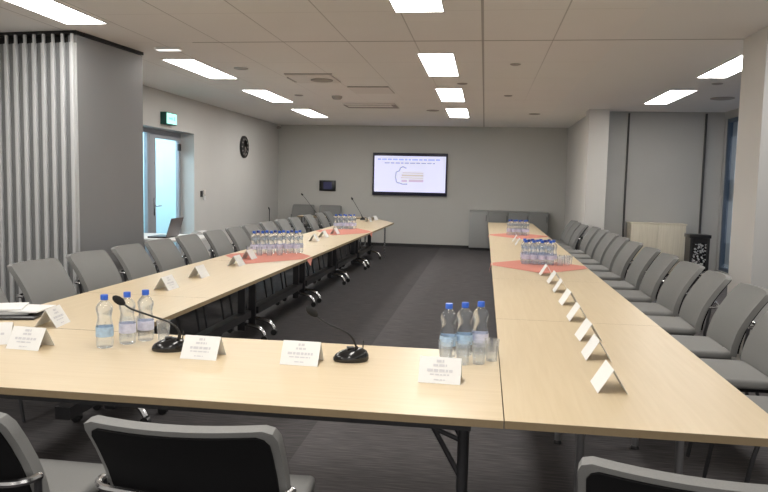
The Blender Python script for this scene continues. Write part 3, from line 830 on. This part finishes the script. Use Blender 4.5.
micro('tall gooseneck microphone on the corner table near the bottles', (-2.58, 15.0), 1.6,
      [(-2.58, 15.0, .785), (-2.62, 14.98, .88), (-2.72, 14.93, 1.06), (-2.79, 14.9, 1.18)])
t = thing('floor_stand', 'thin dark upright stand by the far wall behind the door-side chairs', 'stand', (-4.72, 15.2, 0))
bm = new(); lathe(bm, [(.11, 0), (.11, .012), (.03, .03)], 18); obj('base', bm, M['darksteel'], t)
bm = new(); tube(bm, [(0, 0, .028), (0, 0, .90)], .009, 8); obj('pole', bm, M['darksteel'], t)
bm = new(); tube(bm, [(0, 0, .90), (-.01, -.03, .95)], .013, 8); obj('clip', bm, M['black'], t)

# ------------------------------------------------------------------ laptop desk by the door
t = thing('side_desk', 'white side desk by the glass door, behind the door-side chairs', 'desk')
bm = new(); box(bm, -4.98, -3.80, 8.75, 9.75, TT-.03, TT, .003); obj('desk_top', bm, M['white'], t)
for (x, y) in ((-4.92, 8.8), (-3.86, 8.8), (-4.92, 9.7), (-3.86, 9.7)):
    bm = new(); box(bm, x-.02, x+.02, y-.02, y+.02, 0, TT-.0305); obj('leg', bm, M['steel'], t)
t = thing('laptop', 'open dark laptop on the white desk before the glass door', 'laptop', (-4.22, 9.15, TT+.0005), 0)
bm = new(); box(bm, -.26, .0, -.19, .19, 0, .02, .004); obj('laptop_base', bm, M['black'], t)
bm = new(); a = .30
box(bm, -.006, .006, -.19, .19, 0, .265, .003)
for v in bm.verts:
    z = v.co.z; x = v.co.x; v.co.x = .004+x*math.cos(a)+z*math.sin(a); v.co.z = .016+z*math.cos(a)-x*math.sin(a)
l = obj('laptop_lid', bm, M['laptop_lid'], t)
bm = new()
box(bm, -.0095, -.0065, -.17, .17, .02, .245)
for v in bm.verts:
    z = v.co.z; x = v.co.x; v.co.x = .004+x*math.cos(a)+z*math.sin(a); v.co.z = .016+z*math.cos(a)-x*math.sin(a)
obj('display', bm, M['gloss'], l, False)
bm = new(); n = 12; g = []
for i in range(n+1):
    f_ = i/n; ang = PI*.15+f_*PI*.75
    g.append([(-math.cos(ang)*.13, y, math.sin(ang)*.10-.03) for y in (-.12, .12)])
vs = [[bm.verts.new((p[0], p[1], max(p[2], .0)+.001)) for p in r] for r in g]
for i in range(n): bm.faces.new((vs[i][0], vs[i][1], vs[i+1][1], vs[i+1][0]))
bmesh.ops.solidify(bm, geom=list(bm.faces), thickness=.002)
o = obj('paper_sheet', bm, M['paper'], loc=(-3.98, 9.55, TT+.002)); tag(o, 'curled white sheet of paper beside the open laptop', 'paper')

# ------------------------------------------------------------------ far furniture
t = thing('low_cabinet', 'long low grey cabinet against the far wall behind the column-side tables', 'cabinet', (0, 0, 0))
bm = new(); box(bm, -.33, 1.5, 16.85, FAR-.02, .06, .925); obj('cabinet_body', bm, M['cabinet'], t, False)
bm = new(); box(bm, -.332, 1.502, 16.824, FAR-.02, .9255, .945, .003); obj('cabinet_top', bm, M['cabinet'], t)
bm = new(); box(bm, -.31, 1.48, 16.88, FAR-.03, 0, .0595); obj('plinth', bm, M['skirting'], t, False)
for i, (a, b_) in enumerate(((-.33, .10), (.12, .58), (.60, 1.05), (1.07, 1.5))):
    bm = new(); box(bm, a+.004, b_-.004, 16.826, 16.8495, .07, .915, .003); dr = obj('door', bm, M['cabinet'] if i == 0 else M['cabinet2'], t)
    bm = new(); box(bm, b_-.045, b_-.033, 16.805, 16.8258, .70, .84, .003); obj('handle', bm, M['darksteel'], dr)
t = thing('sideboard', 'pale wooden sideboard against the recessed wall behind the column-side chairs', 'sideboard', (0, 0, 0))
bm = new(); box(bm, 2.60, 3.53, 13.02, 13.38, .05, .915); obj('cabinet_body', bm, M['pale_wood'], t, False)
bm = new(); box(bm, 2.585, 3.545, 13.0, 13.385, .9155, .94, .003); obj('cabinet_top', bm, M['pale_wood'], t)
for (a, b_) in ((2.604, 3.063), (3.067, 3.526)):
    bm = new(); box(bm, a, b_, 13.0, 13.0195, .06, .91, .002); dr = obj('door', bm, M['pale_wood'], t)
bm = new(); box(bm, 2.62, 3.51, 13.06, 13.36, 0, .0495); obj('plinth', bm, M['skirting'], t, False)
t = thing('display_stand', 'black square stand with glittering patterned panel beside the wooden sideboard', 'stand', (3.44, 12.0, 0))
bm = new()
for x in (-.15, .11):
    for y in (-.15, .11): box(bm, x, x+.04, y, y+.04, 0, .775, .003)
box(bm, -.11, .11, -.15, -.11, .04, .12); box(bm, -.11, .11, -.15, -.11, .70, .775)
box(bm, -.15, -.12, -.11, .11, .04, .775); box(bm, .12, .15, -.11, .11, .04, .775); box(bm, -.11, .11, .12, .15, .04, .775)
obj('stand_frame', bm, M['black'], t)
bm = new(); box(bm, -.165, .165, -.165, .165, .7755, .83, .006); obj('stand_top', bm, M['black'], t)
bm = new(); box(bm, -.11, .11, -.13, -.125, .12, .70); pn = obj('patterned_panel', bm, M['gloss'], t, False)
bm = new(); rnd = random.Random(5)
for k in range(130):
    x = rnd.uniform(-.10, .10); z = rnd.uniform(.13, .69); r = rnd.uniform(.006, .019); n = 6
    a0 = rnd.uniform(0, 2)
    poly(bm, [(x+math.cos(a0+2*PI*q/n)*r, -.1315-k*.00001, z+math.sin(a0+2*PI*q/n)*r*rnd.uniform(.6, 1.2)) for q in range(n)])
obj('inlay', bm, M['sparkle'], pn, False)

# ------------------------------------------------------------------ world, camera
wd = bpy.data.worlds.new('dusk'); bpy.context.scene.world = wd; wd.use_nodes = True
bgn = wd.node_tree.nodes['Background']; bgn.inputs[0].default_value = (.26, .33, .45, 1); bgn.inputs[1].default_value = .4
f, pit, yaw, rol, h = 706.07, .0891138, .139258, .0218382, 1.54736
fw = Vector((-math.sin(yaw)*math.cos(pit), math.cos(yaw)*math.cos(pit), -math.sin(pit)))
r = Vector((math.cos(yaw), math.sin(yaw), 0)); u = r.cross(fw)
r2 = r*math.cos(rol)+u*math.sin(rol); u2 = -r*math.sin(rol)+u*math.cos(rol)
cd = bpy.data.cameras.new('camera'); co = bpy.data.objects.new('camera', cd); C.objects.link(co)
cd.sensor_width = 36; cd.lens = f*36/768; cd.clip_start = .05
mw = Matrix((( r2.x, u2.x, -fw.x, 0), (r2.y, u2.y, -fw.y, 0), (r2.z, u2.z, -fw.z, h), (0, 0, 0, 1)))
co.matrix_world = mw
sc = bpy.context.scene; sc.camera = co
sc.view_settings.view_transform = 'Standard'; sc.view_settings.look = 'None'; sc.view_settings.exposure = 0.22; sc.view_settings.gamma = 1.0
